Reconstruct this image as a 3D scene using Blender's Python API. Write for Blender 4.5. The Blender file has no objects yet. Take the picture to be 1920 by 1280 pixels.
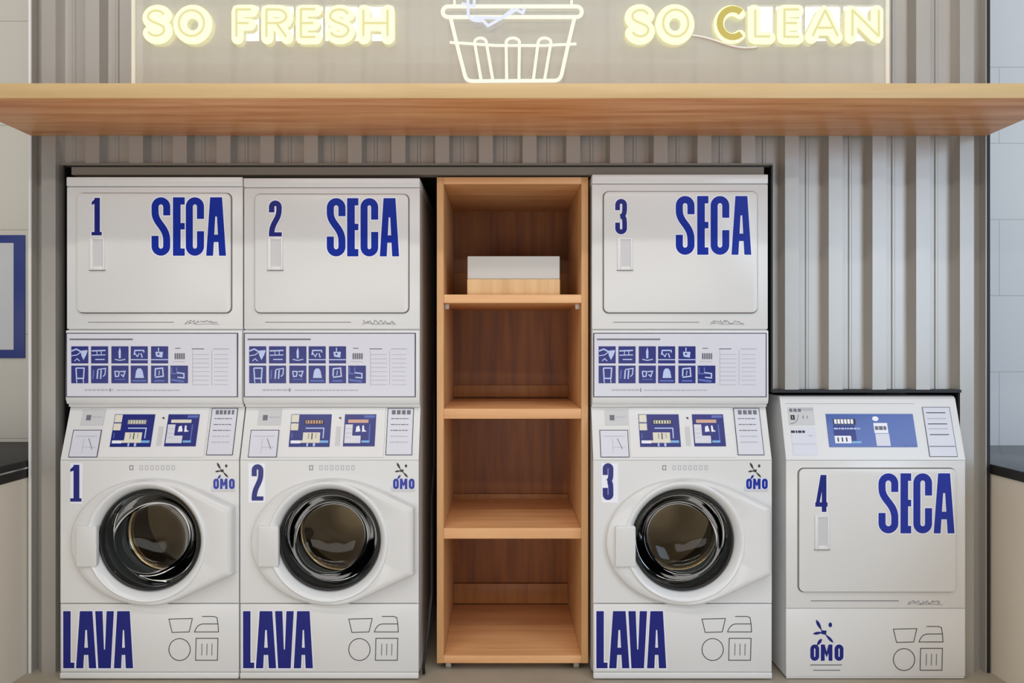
import bpy, bmesh, math, random
from mathutils import Vector, Matrix
random.seed(4)
SC = bpy.context.scene
COL = SC.collection
PI = math.pi

# ------------------------------------------------------------------ camera, world, lights
F = 1400.0            # focal length in pixels of a 1920 px wide frame
CX, CY, CAMH = 940.0, 650.0, 1.31
cam_d = bpy.data.cameras.new('camera')
cam_d.sensor_width = 36.0
cam_d.lens = F / 1920 * 36
cam_d.shift_x = (960 - CX) / 1920
cam_d.shift_y = (CY - 640) / 1920
cam_d.clip_start = 0.05
cam = bpy.data.objects.new('camera', cam_d)
COL.objects.link(cam)
cam.location = (0, 0, CAMH)
cam.rotation_euler = (PI / 2, 0, 0)
SC.camera = cam

w = bpy.data.worlds.new('world')
SC.world = w
w.use_nodes = True
w.node_tree.nodes['Background'].inputs[0].default_value = (0.97, 0.98, 1.0, 1)
w.node_tree.nodes['Background'].inputs[1].default_value = 0.36

def area(name, loc, target, sx, sy, power, color):
    l = bpy.data.lights.new(name, 'AREA')
    l.shape = 'RECTANGLE'
    l.size, l.size_y, l.energy, l.color = sx, sy, power, color
    o = bpy.data.objects.new(name, l)
    COL.objects.link(o)
    o.location = loc
    o.rotation_euler = (Vector(target) - Vector(loc)).to_track_quat('-Z', 'Y').to_euler()
    return o
area('ceiling_light', (0, 0.45, 4.25), (0, 3.0, 1.5), 5.4, 0.10, 48, (1, 0.955, 0.90))
area('ceiling_light', (-0.3, -1.2, 3.60), (0, 3.0, 1.4), 5.6, 0.10, 52, (1, 0.97, 0.94))
area('daylight', (3.6, -1.0, 1.9), (1.6, 3.2, 0.9), 1.6, 2.2, 66, (0.64, 0.80, 1.0))
area('upper_wall_fill', (0, 2.30, 4.3), (0, 3.0, 2.6), 4.4, 0.08, 26, (1, 0.96, 0.91))  # added unseen lamp, brightens only the wall above the board
area('front_fill', (-0.9, -1.3, 0.75), (0, 3.0, 1.25), 5.6, 1.2, 76, (1, 0.965, 0.92))  # added low fill, lifts the board underside and flattens the machine fronts

SC.view_settings.view_transform = 'Standard'
SC.view_settings.look = 'None'
SC.view_settings.gamma = 1
SC.view_settings.use_curve_mapping = False
SC.view_settings.exposure = -0.20

# ------------------------------------------------------------------ materials
def srgb(r, g, b):
    f = lambda c: (c / 255) / 12.92 if c / 255 <= 0.04045 else ((c / 255 + 0.055) / 1.055) ** 2.4
    return (f(r), f(g), f(b), 1)

def mat(name, rgb, rough=0.5, metal=0.0, spec=0.5, noise=0.0, nscale=8, coat=0.0, bump=0.0):
    m = bpy.data.materials.new(name)
    m.use_nodes = True
    nt = m.node_tree
    b = nt.nodes['Principled BSDF']
    c = srgb(*rgb)
    b.inputs['Base Color'].default_value = c
    b.inputs['Roughness'].default_value = rough
    b.inputs['Metallic'].default_value = metal
    b.inputs['Specular IOR Level'].default_value = spec
    b.inputs['Coat Weight'].default_value = coat
    tc = nt.nodes.new('ShaderNodeTexCoord')
    n = nt.nodes.new('ShaderNodeTexNoise')
    n.inputs['Scale'].default_value = nscale
    n.inputs['Detail'].default_value = 4
    nt.links.new(tc.outputs['Object'], n.inputs['Vector'])
    k = noise if noise else 0.02
    mx = nt.nodes.new('ShaderNodeMix'); mx.data_type = 'RGBA'
    mx.inputs[6].default_value = tuple(x * (1 - k) for x in c[:3]) + (1,)
    mx.inputs[7].default_value = tuple(min(1, x * (1 + k)) for x in c[:3]) + (1,)
    nt.links.new(n.outputs['Fac'], mx.inputs[0])
    nt.links.new(mx.outputs[2], b.inputs['Base Color'])
    if bump:
        bp = nt.nodes.new('ShaderNodeBump')
        bp.inputs['Strength'].default_value = bump
        bp.inputs['Distance'].default_value = 0.002
        nt.links.new(n.outputs['Fac'], bp.inputs['Height'])
        nt.links.new(bp.outputs[0], b.inputs['Normal'])
    return m

def wood(name, dark, light, axis='X', rough=0.45, scale=1.0, contrast=(0.3, 0.7)):
    m = bpy.data.materials.new(name)
    m.use_nodes = True
    nt = m.node_tree
    b = nt.nodes['Principled BSDF']
    b.inputs['Roughness'].default_value = rough
    tc = nt.nodes.new('ShaderNodeTexCoord')
    mp = nt.nodes.new('ShaderNodeMapping')
    s = {'X': (0.9, 14, 14), 'Z': (14, 14, 0.9), 'Y': (14, 0.9, 14)}[axis]
    mp.inputs['Scale'].default_value = tuple(v * scale for v in s)
    n = nt.nodes.new('ShaderNodeTexNoise')
    n.inputs['Scale'].default_value = 1.5
    n.inputs['Detail'].default_value = 7
    n.inputs['Roughness'].default_value = 0.62
    n.inputs['Distortion'].default_value = 0.35
    r = nt.nodes.new('ShaderNodeValToRGB')
    r.color_ramp.elements[0].position, r.color_ramp.elements[1].position = contrast
    r.color_ramp.elements[0].color = srgb(*dark)
    r.color_ramp.elements[1].color = srgb(*light)
    L = nt.links.new
    L(tc.outputs['Object'], mp.inputs['Vector'])
    L(mp.outputs[0], n.inputs['Vector'])
    L(n.outputs['Fac'], r.inputs['Fac'])
    L(r.outputs[0], b.inputs['Base Color'])
    return m

def panelled(name, rgb, joint, row, z0, width, x0):
    m = bpy.data.materials.new(name)
    m.use_nodes = True
    nt = m.node_tree
    b = nt.nodes['Principled BSDF']
    b.inputs['Roughness'].default_value = 0.4
    tc = nt.nodes.new('ShaderNodeTexCoord')
    sp = nt.nodes.new('ShaderNodeSeparateXYZ')
    cb = nt.nodes.new('ShaderNodeCombineXYZ')
    ax = nt.nodes.new('ShaderNodeMath'); ax.inputs[1].default_value = -x0
    az = nt.nodes.new('ShaderNodeMath'); az.inputs[1].default_value = -z0
    br = nt.nodes.new('ShaderNodeTexBrick')
    br.inputs['Scale'].default_value = 1
    br.inputs['Brick Width'].default_value = width
    br.inputs['Row Height'].default_value = row
    br.inputs['Mortar Size'].default_value = 0.0022
    br.inputs['Mortar Smooth'].default_value = 0.3
    br.inputs['Color1'].default_value = srgb(*rgb)
    br.inputs['Color2'].default_value = srgb(*rgb)
    br.inputs['Mortar'].default_value = srgb(*joint)
    L = nt.links.new
    L(tc.outputs['Object'], sp.inputs[0])
    L(sp.outputs['X'], ax.inputs[0]); L(sp.outputs['Z'], az.inputs[0])
    L(ax.outputs[0], cb.inputs[0]); L(az.outputs[0], cb.inputs[1])
    L(cb.outputs[0], br.inputs['Vector'])
    L(br.outputs['Color'], b.inputs['Base Color'])
    return m

def emit(name, rgb, s):
    m = bpy.data.materials.new(name)
    m.use_nodes = True
    nt = m.node_tree
    nt.nodes.clear()
    o = nt.nodes.new('ShaderNodeOutputMaterial')
    e = nt.nodes.new('ShaderNodeEmission')
    e.inputs[0].default_value = rgb + (1,)
    e.inputs[1].default_value = s
    nt.links.new(e.outputs[0], o.inputs[0])
    return m

def glass(name, tint, refl, gloss_rough=0.02, haze=0.0, haze_rgb=(255, 255, 255), gc=1.0):
    m = bpy.data.materials.new(name)
    m.use_nodes = True
    nt = m.node_tree
    nt.nodes.clear()
    o = nt.nodes.new('ShaderNodeOutputMaterial')
    t = nt.nodes.new('ShaderNodeBsdfTransparent'); t.inputs[0].default_value = tint + (1,)
    g = nt.nodes.new('ShaderNodeBsdfGlossy'); g.inputs['Roughness'].default_value = gloss_rough; g.inputs[0].default_value = (gc, gc, gc, 1)
    fr = nt.nodes.new('ShaderNodeFresnel'); fr.inputs[0].default_value = 1.5
    ad = nt.nodes.new('ShaderNodeMath'); ad.inputs[1].default_value = refl; ad.use_clamp = True
    mx = nt.nodes.new('ShaderNodeMixShader')
    L = nt.links.new
    L(fr.outputs[0], ad.inputs[0])
    L(ad.outputs[0], mx.inputs[0]); L(t.outputs[0], mx.inputs[1]); L(g.outputs[0], mx.inputs[2])
    last = mx
    if haze:
        d = nt.nodes.new('ShaderNodeBsdfDiffuse'); d.inputs[0].default_value = srgb(*haze_rgb)
        m2 = nt.nodes.new('ShaderNodeMixShader'); m2.inputs[0].default_value = haze
        L(mx.outputs[0], m2.inputs[1]); L(d.outputs[0], m2.inputs[2])
        last = m2
    L(last.outputs[0], o.inputs[0])
    return m

M = {}
M['white'] = mat('white_enamel', (224, 224, 224), 0.28, noise=0.015, nscale=3)
M['white2'] = mat('white_plastic', (228, 228, 229), 0.35, noise=0.012, nscale=4)
M['ring'] = mat('glossy_white_plastic', (232, 234, 236), 0.18, noise=0.01)
M['seam'] = mat('dark_seam', (105, 100, 92), 0.7)
M['black'] = mat('black_metal', (22, 20, 20), 0.5)
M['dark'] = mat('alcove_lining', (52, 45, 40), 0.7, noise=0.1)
M['blue'] = mat('blue_vinyl', (20, 46, 158), 0.22, noise=0.08, nscale=6)
M['navy'] = mat('navy_vinyl', (14, 26, 122), 0.3, noise=0.08, nscale=6)
M['halo'] = mat('white_vinyl', (240, 242, 252), 0.3)
M['paper'] = mat('printed_plastic', (218, 219, 230), 0.3, noise=0.015)
M['paper2'] = mat('grey_label', (205, 205, 208), 0.4, noise=0.02)
M['icon'] = mat('pale_blue_print', (190, 205, 245), 0.4, noise=0.1, nscale=60)
M['icon2'] = mat('soft_blue_print', (90, 112, 190), 0.4, noise=0.1, nscale=60)
M['print'] = mat('grey_print', (112, 112, 122), 0.5)
M['faint'] = mat('faint_print', (184, 184, 194), 0.5)
M['line'] = mat('black_print', (42, 42, 48), 0.5)
M['frame'] = mat('dark_blue_edge', (38, 44, 66), 0.4)
M['display'] = mat('display_blue', (40, 72, 160), 0.15, noise=0.06)
M['sky'] = mat('light_blue_print', (120, 180, 230), 0.3)
M['cream'] = mat('cream_print', (226, 222, 205), 0.4)
M['salmon'] = mat('salmon_print', (214, 170, 150), 0.4)
M['rubber'] = mat('grey_rubber', (70, 72, 72), 0.45, noise=0.05)
M['blackrub'] = mat('black_rubber', (18, 18, 20), 0.35)
M['steel'] = mat('drum_steel', (104, 98, 90), 0.42, metal=0.8, noise=0.1, nscale=20)
M['bronze'] = mat('drum_lip', (225, 196, 150), 0.22, metal=0.9, noise=0.08)
M['drumback'] = mat('drum_back', (212, 182, 142), 0.5, metal=0.2, noise=0.15, nscale=10)
M['glass'] = glass('door_glass', (0.80, 0.82, 0.80), 0.0, 0.05, gc=0.42)
M['acrylic'] = glass('clear_acrylic', (0.96, 0.96, 0.95), 0.14, 0.006, haze=0.36, haze_rgb=(244, 241, 228))
M['edge'] = mat('acrylic_edge', (224, 222, 205), 0.3)
M['corr'] = mat('corrugated_steel', (176, 172, 166), 0.34, metal=0.35, noise=0.03, nscale=5)
M['grey'] = mat('grey_trim', (128, 122, 112), 0.45, noise=0.04)
M['board_lit'] = wood('oak_front_lit', (196, 164, 114), (212, 182, 134), 'X', contrast=(0.3, 0.7))  # same oak as the board, front light painted in as a paler tone
M['board'] = wood('oak_board', (212, 128, 68), (252, 190, 132), 'X', contrast=(0.32, 0.66))  # redder tone carries the warm bounce light on the underside
M['carcass'] = wood('oak_veneer_upright', (196, 146, 96), (220, 172, 120), 'Z', contrast=(0.3, 0.7))
M['shelfwood'] = wood('oak_veneer_shelf', (214, 156, 104), (242, 190, 138), 'X', contrast=(0.3, 0.7))
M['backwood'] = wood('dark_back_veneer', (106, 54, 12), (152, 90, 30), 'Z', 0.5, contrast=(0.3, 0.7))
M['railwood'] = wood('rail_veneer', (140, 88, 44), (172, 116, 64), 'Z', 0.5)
M['boxwood'] = wood('box_wood', (206, 166, 116), (232, 196, 146), 'Z', 0.5, 0.8)
M['floor'] = mat('concrete_floor', (176, 167, 150), 0.55, noise=0.16, nscale=7, bump=0.3)
M['wall_l'] = panelled('white_panelling_left', (216, 212, 202), (176, 170, 160), 0.50, 1.871, 3.0, -4.2)
M['wall_r'] = panelled('white_panelling_right', (216, 222, 228), (182, 186, 192), 0.365, 1.19, 1.2, 2.387)
M['counter'] = mat('dark_counter_laminate', (34, 42, 56), 0.22, noise=0.25, nscale=14)
M['cab'] = mat('beige_cabinet', (228, 218, 202), 0.45, noise=0.03, nscale=3)
M['poster_blue'] = mat('poster_blue', (40, 58, 134), 0.4)
M['poster_white'] = mat('poster_white', (212, 214, 218), 0.35)
M['lid'] = mat('box_lid_white', (204, 202, 198), 0.5, noise=0.02)
M['wheel'] = mat('pale_wheel', (178, 170, 152), 0.4)
M['cable'] = mat('black_cable', (20, 20, 20), 0.5)
M['silver'] = mat('silver_strip', (205, 205, 205), 0.25, metal=0.8)
M['room'] = mat('room_paint', (206, 206, 202), 0.7, noise=0.02)
M['roomdark'] = mat('room_cabinet', (150, 152, 150), 0.6)
M['neon'] = emit('neon_body', (1.0, 0.98, 0.52), 1.7)
M['neon_core'] = emit('neon_core', (1.0, 0.93, 0.48), 0.97)
M['neon_amber'] = emit('neon_amber', (0.84, 0.70, 0.20), 0.85)
M['neon_white'] = emit('neon_white', (1.0, 0.97, 0.82), 1.2)
M['neon_blue'] = emit('neon_blue', (0.84, 0.88, 1.0), 1.15)
M['pane'] = emit('daylight_pane', (1.0, 0.98, 0.80), 8.0)

# ------------------------------------------------------------------ object helpers
ORG = Vector((0, 0, 0))       # base of the thing being built; vertices are stored relative to it

class MB:
    def __init__(s):
        s.bm = bmesh.new(); s.mats = []
    def mi(s, m):
        if m not in s.mats: s.mats.append(m)
        return s.mats.index(m)
    def face(s, pts, m, smooth=False):
        try:
            f = s.bm.faces.new([s.bm.verts.new(Vector(p) - ORG) for p in pts])
        except ValueError:
            return None
        f.material_index = s.mi(m); f.smooth = smooth
        return f
    def box(s, x0, x1, y0, y1, z0, z1, m, bev=0.0, seg=2):
        t = bmesh.new()
        r = bmesh.ops.create_cube(t, size=1)
        for v in t.verts:
            v.co = Vector(((x0 + x1) / 2 + v.co.x * (x1 - x0), (y0 + y1) / 2 + v.co.y * (y1 - y0), (z0 + z1) / 2 + v.co.z * (z1 - z0))) - ORG
        if bev:
            bmesh.ops.bevel(t, geom=list(t.edges), offset=bev, segments=seg, affect='EDGES', profile=0.5)
        s.merge(t, m, bool(bev))
    def merge(s, t, m, smooth=False):
        k = s.mi(m); mp = {}
        for v in t.verts: mp[v] = s.bm.verts.new(v.co)
        for f in t.faces:
            g = s.bm.faces.new([mp[v] for v in f.verts]); g.material_index = k; g.smooth = smooth
        t.free()
    def prism(s, poly, a0, a1, axis, m, bev=0.0, smooth=False):
        """poly: 2D points; axis 'X': points are (y,z); 'Y': points are (x,z); 'Z': (x,y)"""
        def p3(p, a):
            return {'X': Vector((a, p[0], p[1])), 'Y': Vector((p[0], a, p[1])), 'Z': Vector((p[0], p[1], a))}[axis] - ORG
        t = bmesh.new()
        A = [t.verts.new(p3(p, a0)) for p in poly]
        B = [t.verts.new(p3(p, a1)) for p in poly]
        t.faces.new(A); t.faces.new(B[::-1])
        n = len(poly)
        for i in range(n):
            j = (i + 1) % n
            t.faces.new([A[i], B[i], B[j], A[j]])
        bmesh.ops.recalc_face_normals(t, faces=t.faces)
        if bev:
            bmesh.ops.bevel(t, geom=[e for e in t.edges if len(e.link_faces) == 2 and e.calc_face_angle(0) > 0.5], offset=bev, segments=2, affect='EDGES', profile=0.5)
        s.merge(t, m, smooth or bool(bev))
    def loops(s, L, m, closed=True, cap0=False, cap1=False, smooth=True):
        k = s.mi(m)
        V = [[s.bm.verts.new(Vector(p) - ORG) for p in l] for l in L]
        n = len(V[0])
        for a, b in zip(V[:-1], V[1:]):
            for i in range(n if closed else n - 1):
                j = (i + 1) % n
                f = s.bm.faces.new([a[i], a[j], b[j], b[i]]); f.material_index = k; f.smooth = smooth
        if cap0: f = s.bm.faces.new(V[0][::-1]); f.material_index = k
        if cap1: f = s.bm.faces.new(V[-1]); f.material_index = k
    def lathe(s, prof, c, axis, m, n=64, cap0=False, cap1=False):
        """prof: (radius, position along axis)"""
        L = []
        for r, a in prof:
            l = []
            for i in range(n):
                t = 2 * PI * i / n
                if axis == 'Y': l.append((c[0] + r * math.cos(t), a, c[2] + r * math.sin(t)))
                elif axis == 'X': l.append((a, c[1] + r * math.cos(t), c[2] + r * math.sin(t)))
                else: l.append((c[0] + r * math.cos(t), c[1] + r * math.sin(t), a))
            L.append(l)
        s.loops(L, m, True, cap0, cap1)
    def tube(s, pts, r, m, n=10, closed=False, ry=None, plane=(0, 1, 0)):
        """tube along points; section radius r in the plane of the curve, ry along the plane's normal"""
        ry = ry or r
        pts = [Vector(p) for p in pts]
        N = len(pts); B = Vector(plane)
        L = []
        for i in range(N):
            if closed: d = pts[(i + 1) % N] - pts[i - 1]
            else: d = pts[min(i + 1, N - 1)] - pts[max(i - 1, 0)]
            if d.length < 1e-9: d = Vector((1, 0, 0))
            d.normalize()
            a = B.cross(d)
            if a.length < 1e-6: a = Vector((1, 0, 0))
            a.normalize()
            b = d.cross(a)
            L.append([pts[i] + a * (r * math.cos(2 * PI * k / n)) + b * (ry * math.sin(2 * PI * k / n)) for k in range(n)])
        if closed: L.append(L[0])
        s.loops(L, m, True, not closed, not closed)
    def build(s, name, parent=None):
        me = bpy.data.meshes.new(name)
        bmesh.ops.recalc_face_normals(s.bm, faces=s.bm.faces)
        s.bm.to_mesh(me); s.bm.free()
        for m in s.mats: me.materials.append(m)
        o = bpy.data.objects.new(name, me)
        COL.objects.link(o)
        if parent: o.parent = parent
        else: o.location = ORG
        return o

def tag(o, label, cat, group=None, kind=None):
    o['label'] = label; o['category'] = cat
    if group: o['group'] = group
    if kind: o['kind'] = kind
    return o
def thing(name, label, cat, loc, group=None):
    global ORG
    ORG = Vector(loc)
    e = bpy.data.objects.new(name, None)
    e.empty_display_size = 0.1
    COL.objects.link(e)
    e.location = loc
    return tag(e, label, cat, group)
def origin(loc=(0, 0, 0)):
    global ORG
    ORG = Vector(loc)

def PX(px, Z): return (px - CX) * Z / F
def PZ(py, Z): return CAMH - (py - CY) * Z / F

# ------------------------------------------------------------------ setting
ZW = 3.0      # crest plane of the corrugated partition
ZB = 3.58     # white panelled walls behind it
XL, XR = PX(58, ZW), PX(1850, ZW)
mb = MB(); mb.box(-4.6, 4.6, -2.3, 4.2, -0.05, 0, M['floor'])
tag(mb.build('floor'), 'grey speckled concrete floor under the machines', 'floor', kind='structure')

# corrugated partition: profile extruded up, cut around the machine opening
def corrugated():
    origin()
    mb = MB()
    per = 0.1757; x_first = PX(160, ZW)
    cw, fl, dep = 0.056, 0.012, 0.046
    br = []
    k = -2
    while True:
        x = x_first + k * per
        br += [(x, ZW), (x + cw, ZW), (x + cw + fl, ZW + dep), (x + cw + fl + 0.030, ZW + dep), (x + cw + fl + 0.034, ZW + dep - 0.005), (x + cw + fl + 0.042, ZW + dep - 0.005), (x + cw + fl + 0.046, ZW + dep), (x + per - fl, ZW + dep)]
        k += 1
        if x > XR + per: break
    def yat(x):
        for a, b in zip(br[:-1], br[1:]):
            if a[0] <= x <= b[0]:
                return a[1] + (b[1] - a[1]) * (x - a[0]) / max(1e-9, b[0] - a[0])
        return ZW
    OL, OM, OR = PX(119, ZW), PX(1447, ZW), PX(1800, ZW)
    xs = sorted([b[0] for b in br if XL < b[0] < XR] + [XL, XR, OL, OM, OR])
    zt = 5.0
    for a, b in zip(xs[:-1], xs[1:]):
        if b - a < 1e-6: continue
        mid = (a + b) / 2
        z0 = 0.0
        if OL < mid < OM: z0 = PZ(307, ZW)
        elif OM < mid < OR: z0 = PZ(733, ZW)
        ya, yb = yat(a), yat(b)
        for d in (0, 0.004):
            mb.face([(a, ya + d, z0), (b, yb + d, z0), (b, yb + d, zt), (a, ya + d, zt)], M['corr'])
    mb.box(XL, XL + 0.004, ZW, ZW + dep, 0, zt, M['corr'])
    mb.box(XR - 0.004, XR, ZW, ZW + dep, 0, zt, M['corr'])
    o = mb.build('wall_back')
    tag(o, 'grey corrugated metal partition around the machine opening', 'wall', kind='structure')
    # trims
    t = MB(); zt1 = PZ(308, ZW)
    t.box(OL - 0.004, OM + 0.004, ZW - 0.004, ZW + 0.06, zt1 - 0.004, zt1 + 0.004, M['grey'])
    t.box(OL, OM, ZW + 0.006, ZW + 0.06, zt1 - 0.010, zt1 - 0.004, M['black'])
    t.box(OL + .03, OM - .03, ZW + 0.004, ZW + 0.05, zt1 - 0.041, zt1 - 0.010, M['grey'])
    tag(t.build('trim_1'), 'grey metal lintel trim above the machine opening', 'trim', kind='structure')
    t = MB()
    t.box(OL - 0.004, OL + 0.004, ZW + 0.0, ZW + 0.08, 0, zt1, M['black'])
    tag(t.build('trim_2'), 'black left edge trim of the machine opening', 'trim', kind='structure')
    t = MB(); z2 = PZ(733, ZW)
    t.box(OM - 0.003, OM + 0.004, ZW - 0.002, ZW + 0.08, z2, zt1, M['black'])
    tag(t.build('trim_3'), 'black step edge of the opening beside dryer three', 'trim', kind='structure')
    t = MB()
    t.box(OM, OR + 0.004, ZW - 0.003, ZW + 0.08, z2 - 0.006, z2 + 0.006, M['black'])
    tag(t.build('trim_4'), 'black edge trim above the low dryer', 'trim', kind='structure')
    t = MB()
    t.box(OR - 0.004, OR + 0.002, ZW + 0.004, ZW + 0.08, 0, z2, M['black'])
    tag(t.build('trim_5'), 'black right edge trim beside the low dryer', 'trim', kind='structure')
    t = MB()
    t.box(XR, XR + 0.014, ZW, ZB, 0, 5.0, M['black'])
    tag(t.build('trim_6'), 'black end strip of the corrugated partition', 'trim', kind='structure')
    t = MB()
    t.box(XL - 0.010, XL, ZW, ZB, 0, 5.0, M['white'])
    tag(t.build('trim_7'), 'white end strip of the corrugated partition', 'trim', kind='structure')
    # lining of the recess behind the opening
    a = MB()
    a.box(OL - 0.012, OL, ZW + 0.08, 3.79, 0, zt1, M['dark'])
    a.box(OM, OM + 0.012, ZW + 0.08, 3.79, z2 + 0.01, zt1, M['dark'])
    a.box(OR, OR + 0.012, ZW + 0.08, 3.79, 0, z2, M['dark'])
    a.box(OL, OM, ZW + 0.08, 3.79, zt1, zt1 + 0.012, M['dark'])
    a.box(OM, OR, ZW + 0.08, 3.79, z2 + 0.006, z2 + 0.018, M['dark'])
    a.box(OL - 0.012, OR + 0.012, 3.79, 3.80, 0, zt1 + 0.012, M['dark'])
    tag(a.build('wall_recess'), 'dark lining of the recess holding the machines', 'wall', kind='structure')
corrugated()

mb = MB(); mb.box(-4.4, XL - 0.012, ZB, ZB + 0.05, 0, 5.0, M['wall_l'])
tag(mb.build('wall_left'), 'white panelled wall behind the left counter', 'wall', kind='structure')
mb = MB(); mb.box(XR + 0.016, 4.4, ZB, ZB + 0.05, 0, 5.0, M['wall_r'])
tag(mb.build('wall_right'), 'white panelled wall behind the right counter', 'wall', kind='structure')

# wall behind the camera with clerestory windows (seen mirrored in the acrylic panel)
YF = -2.0
VD = 2.925 + (2.925 - YF)
mb = MB()
zb_, zt_ = PZ(82, VD), PZ(9, VD)
mb.box(-4.4, 4.4, YF - 0.10, YF, 0, zb_ - 0.02, M['room'])
mb.box(-4.4, 4.4, YF - 0.10, YF, zt_ + 0.02, zt_ + 0.5, M['room'])
ledge = PZ(92, VD)
mb.box(PX(415, VD), PX(745, VD), YF, YF + .12, ledge, zb_ - .02, M['ring']); mb.box(PX(1380, VD), PX(1660, VD), YF, YF + .12, ledge, zb_ - .02, M['ring'])
for (a, b, c, d) in ((275, 95, 312, 123), (345, 95, 396, 120), (415, 95, 423, 157), (483, 95, 505, 157), (570, 100, 580, 157), (1385, 92, 1410, 125), (1410, 92, 1417, 157), (1436, 100, 1492, 125), (1518, 102, 1572, 121), (1600, 95, 1640, 120), (1355, 90, 1358, 157)):
    mb.box(PX(a, VD), PX(b, VD), YF, YF + .02, PZ(d, VD), PZ(c, VD), M['roomdark'])
tag(mb.build('wall_front'), 'plain wall with high windows opposite the machines', 'wall', kind='structure')
wn = 0
for xs in ((434, 487, 552, 607, 672, 740), (1400, 1453, 1508, 1580, 1655)):
    for a, b in zip(xs[:-1], xs[1:]):
        wn += 1
        e = MB()
        xa, xb = PX(a, VD), PX(b, VD)
        e.box(xa + 0.008, xb - 0.008, YF - 0.06, YF - 0.05, zb_, zt_, M['pane'])
        for (p, q, r, s_) in ((xa, xa + 0.008, zb_ - 0.02, zt_ + 0.02), (xb - 0.008, xb, zb_ - 0.02, zt_ + 0.02), (xa, xb, zb_ - 0.02, zb_), (xa, xb, zt_, zt_ + 0.02)):
            e.box(p, q, YF - 0.08, YF, r, s_, M['roomdark'])
        tag(e.build('window_%d' % wn), 'bright clerestory window opposite the machines', 'window', kind='structure')

# ------------------------------------------------------------------ long wooden shelf over the machines
BZ = PZ(255, ZW); BF = 2.548
th = PZ(157, BF) - PZ(186, BF)
t = thing('wall_shelf', 'long thick oak shelf board running above all the machines', 'shelf', ((XL + XR) / 2, ZW, BZ))
mb = MB(); mb.box(XL, XR, BF, ZW - 0.002, BZ + 0.0, BZ + th, M['board'], 0.003)
mb.build('board', t)
mb = MB(); mb.box(XL, XR, BF - .0025, BF - .0002, BZ + .001, BZ + th - .001, M['board_lit'], .001); mb.build('edge_face', t)  # front face of the same board, its lit tone painted on
SHELF_TOP = BZ + th

# ------------------------------------------------------------------ acrylic panel and neon signs
ZA = 2.925
t = thing('acrylic_panel', 'glossy clear acrylic backing panel behind the neon signs', 'panel', (PX(957, ZA), ZA, SHELF_TOP))
mb = MB(); xa, xb = PX(247, ZA), PX(1667, ZA)
mb.box(xa + 0.012, xb - 0.012, ZA, ZA + 0.004, SHELF_TOP + 0.001, 3.35, M['acrylic']); mb.build('sheet', t)
for a in (xa, xb - 0.014):
    mb = MB(); mb.box(a, a + 0.014, ZA - 0.003, ZA + 0.012, SHELF_TOP + 0.001, 3.35, M['edge']); mb.build('edge_strip', t)

def arc(cx, cy, rx, ry, a0, a1, n=14):
    return [(cx + rx * math.cos(math.radians(a0 + (a1 - a0) * i / n)), cy + ry * math.sin(math.radians(a0 + (a1 - a0) * i / n))) for i in range(n + 1)]
def bez(p0, p1, p2, p3, n=12):
    return [tuple(((1 - t) ** 3) * p0[i] + 3 * t * (1 - t) ** 2 * p1[i] + 3 * t * t * (1 - t) * p2[i] + t ** 3 * p3[i] for i in (0, 1)) for t in [k / n for k in range(n + 1)]]

def neon_paths(ch, x0, y0, x1, y1, t):
    l, r, a, b = x0 + t / 2, x1 - t / 2, y0 + t / 2, y1 - t / 2
    mx, my = (l + r) / 2, (a + b) / 2
    H = b - a; W = r - l
    if ch == 'S':
        ry = H * 0.25
        return [arc(mx, a + ry, W / 2, ry, -20, -180, 12) + bez((l, a + ry), (l, my), (r, my), (r, b - ry))[1:] + arc(mx, b - ry, W / 2, ry, 0, 160, 12)[1:]]
    if ch == 'O': return [arc(mx, my, W / 2, H / 2, 0, 354, 40) + [(r, my)]]
    if ch == 'C': return [arc(mx + W * .1, my, W * .6, H / 2, -50, -310, 30)]
    if ch == 'F': return [[(r, a), (l, a), (l, b)], [(l, my), (r - W * .15, my)]]
    if ch == 'E': return [[(r, a), (l, a), (l, b), (r, b)], [(l, my), (r - W * .15, my)]]
    if ch == 'R': return [[(l, b), (l, a), (mx, a)] + arc(mx, a + H * .25, W / 2, H * .25, -90, 90, 12) + [(l, a + H * .5)], [(mx, a + H * .5), (r, b)]]
    if ch == 'H': return [[(l, a), (l, b)], [(r, a), (r, b)], [(l, my), (r, my)]]
    if ch == 'L': return [[(l, a), (l, b), (r, b)]]
    if ch == 'A': return [[(l, b), (mx, a), (r, b)], [(l + W * .22, a + H * .68), (r - W * .22, a + H * .68)]]
    if ch == 'N': return [[(l, b), (l, a), (r, b), (r, a)]]

def dense(p, closed=False):
    """subdivide straight runs at corners so tubes keep their width"""
    out = []
    q = p + ([p[0]] if closed else [])
    for (u, v) in zip(q[:-1], q[1:]):
        out.append(u)
        d = math.hypot(v[0] - u[0], v[1] - u[1])
        if d > 6:
            for f in (0.6 / d, 1 - 0.6 / d): out.append((u[0] + (v[0] - u[0]) * f, u[1] + (v[1] - u[1]) * f))
    if not closed: out.append(q[-1])
    return out

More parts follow.
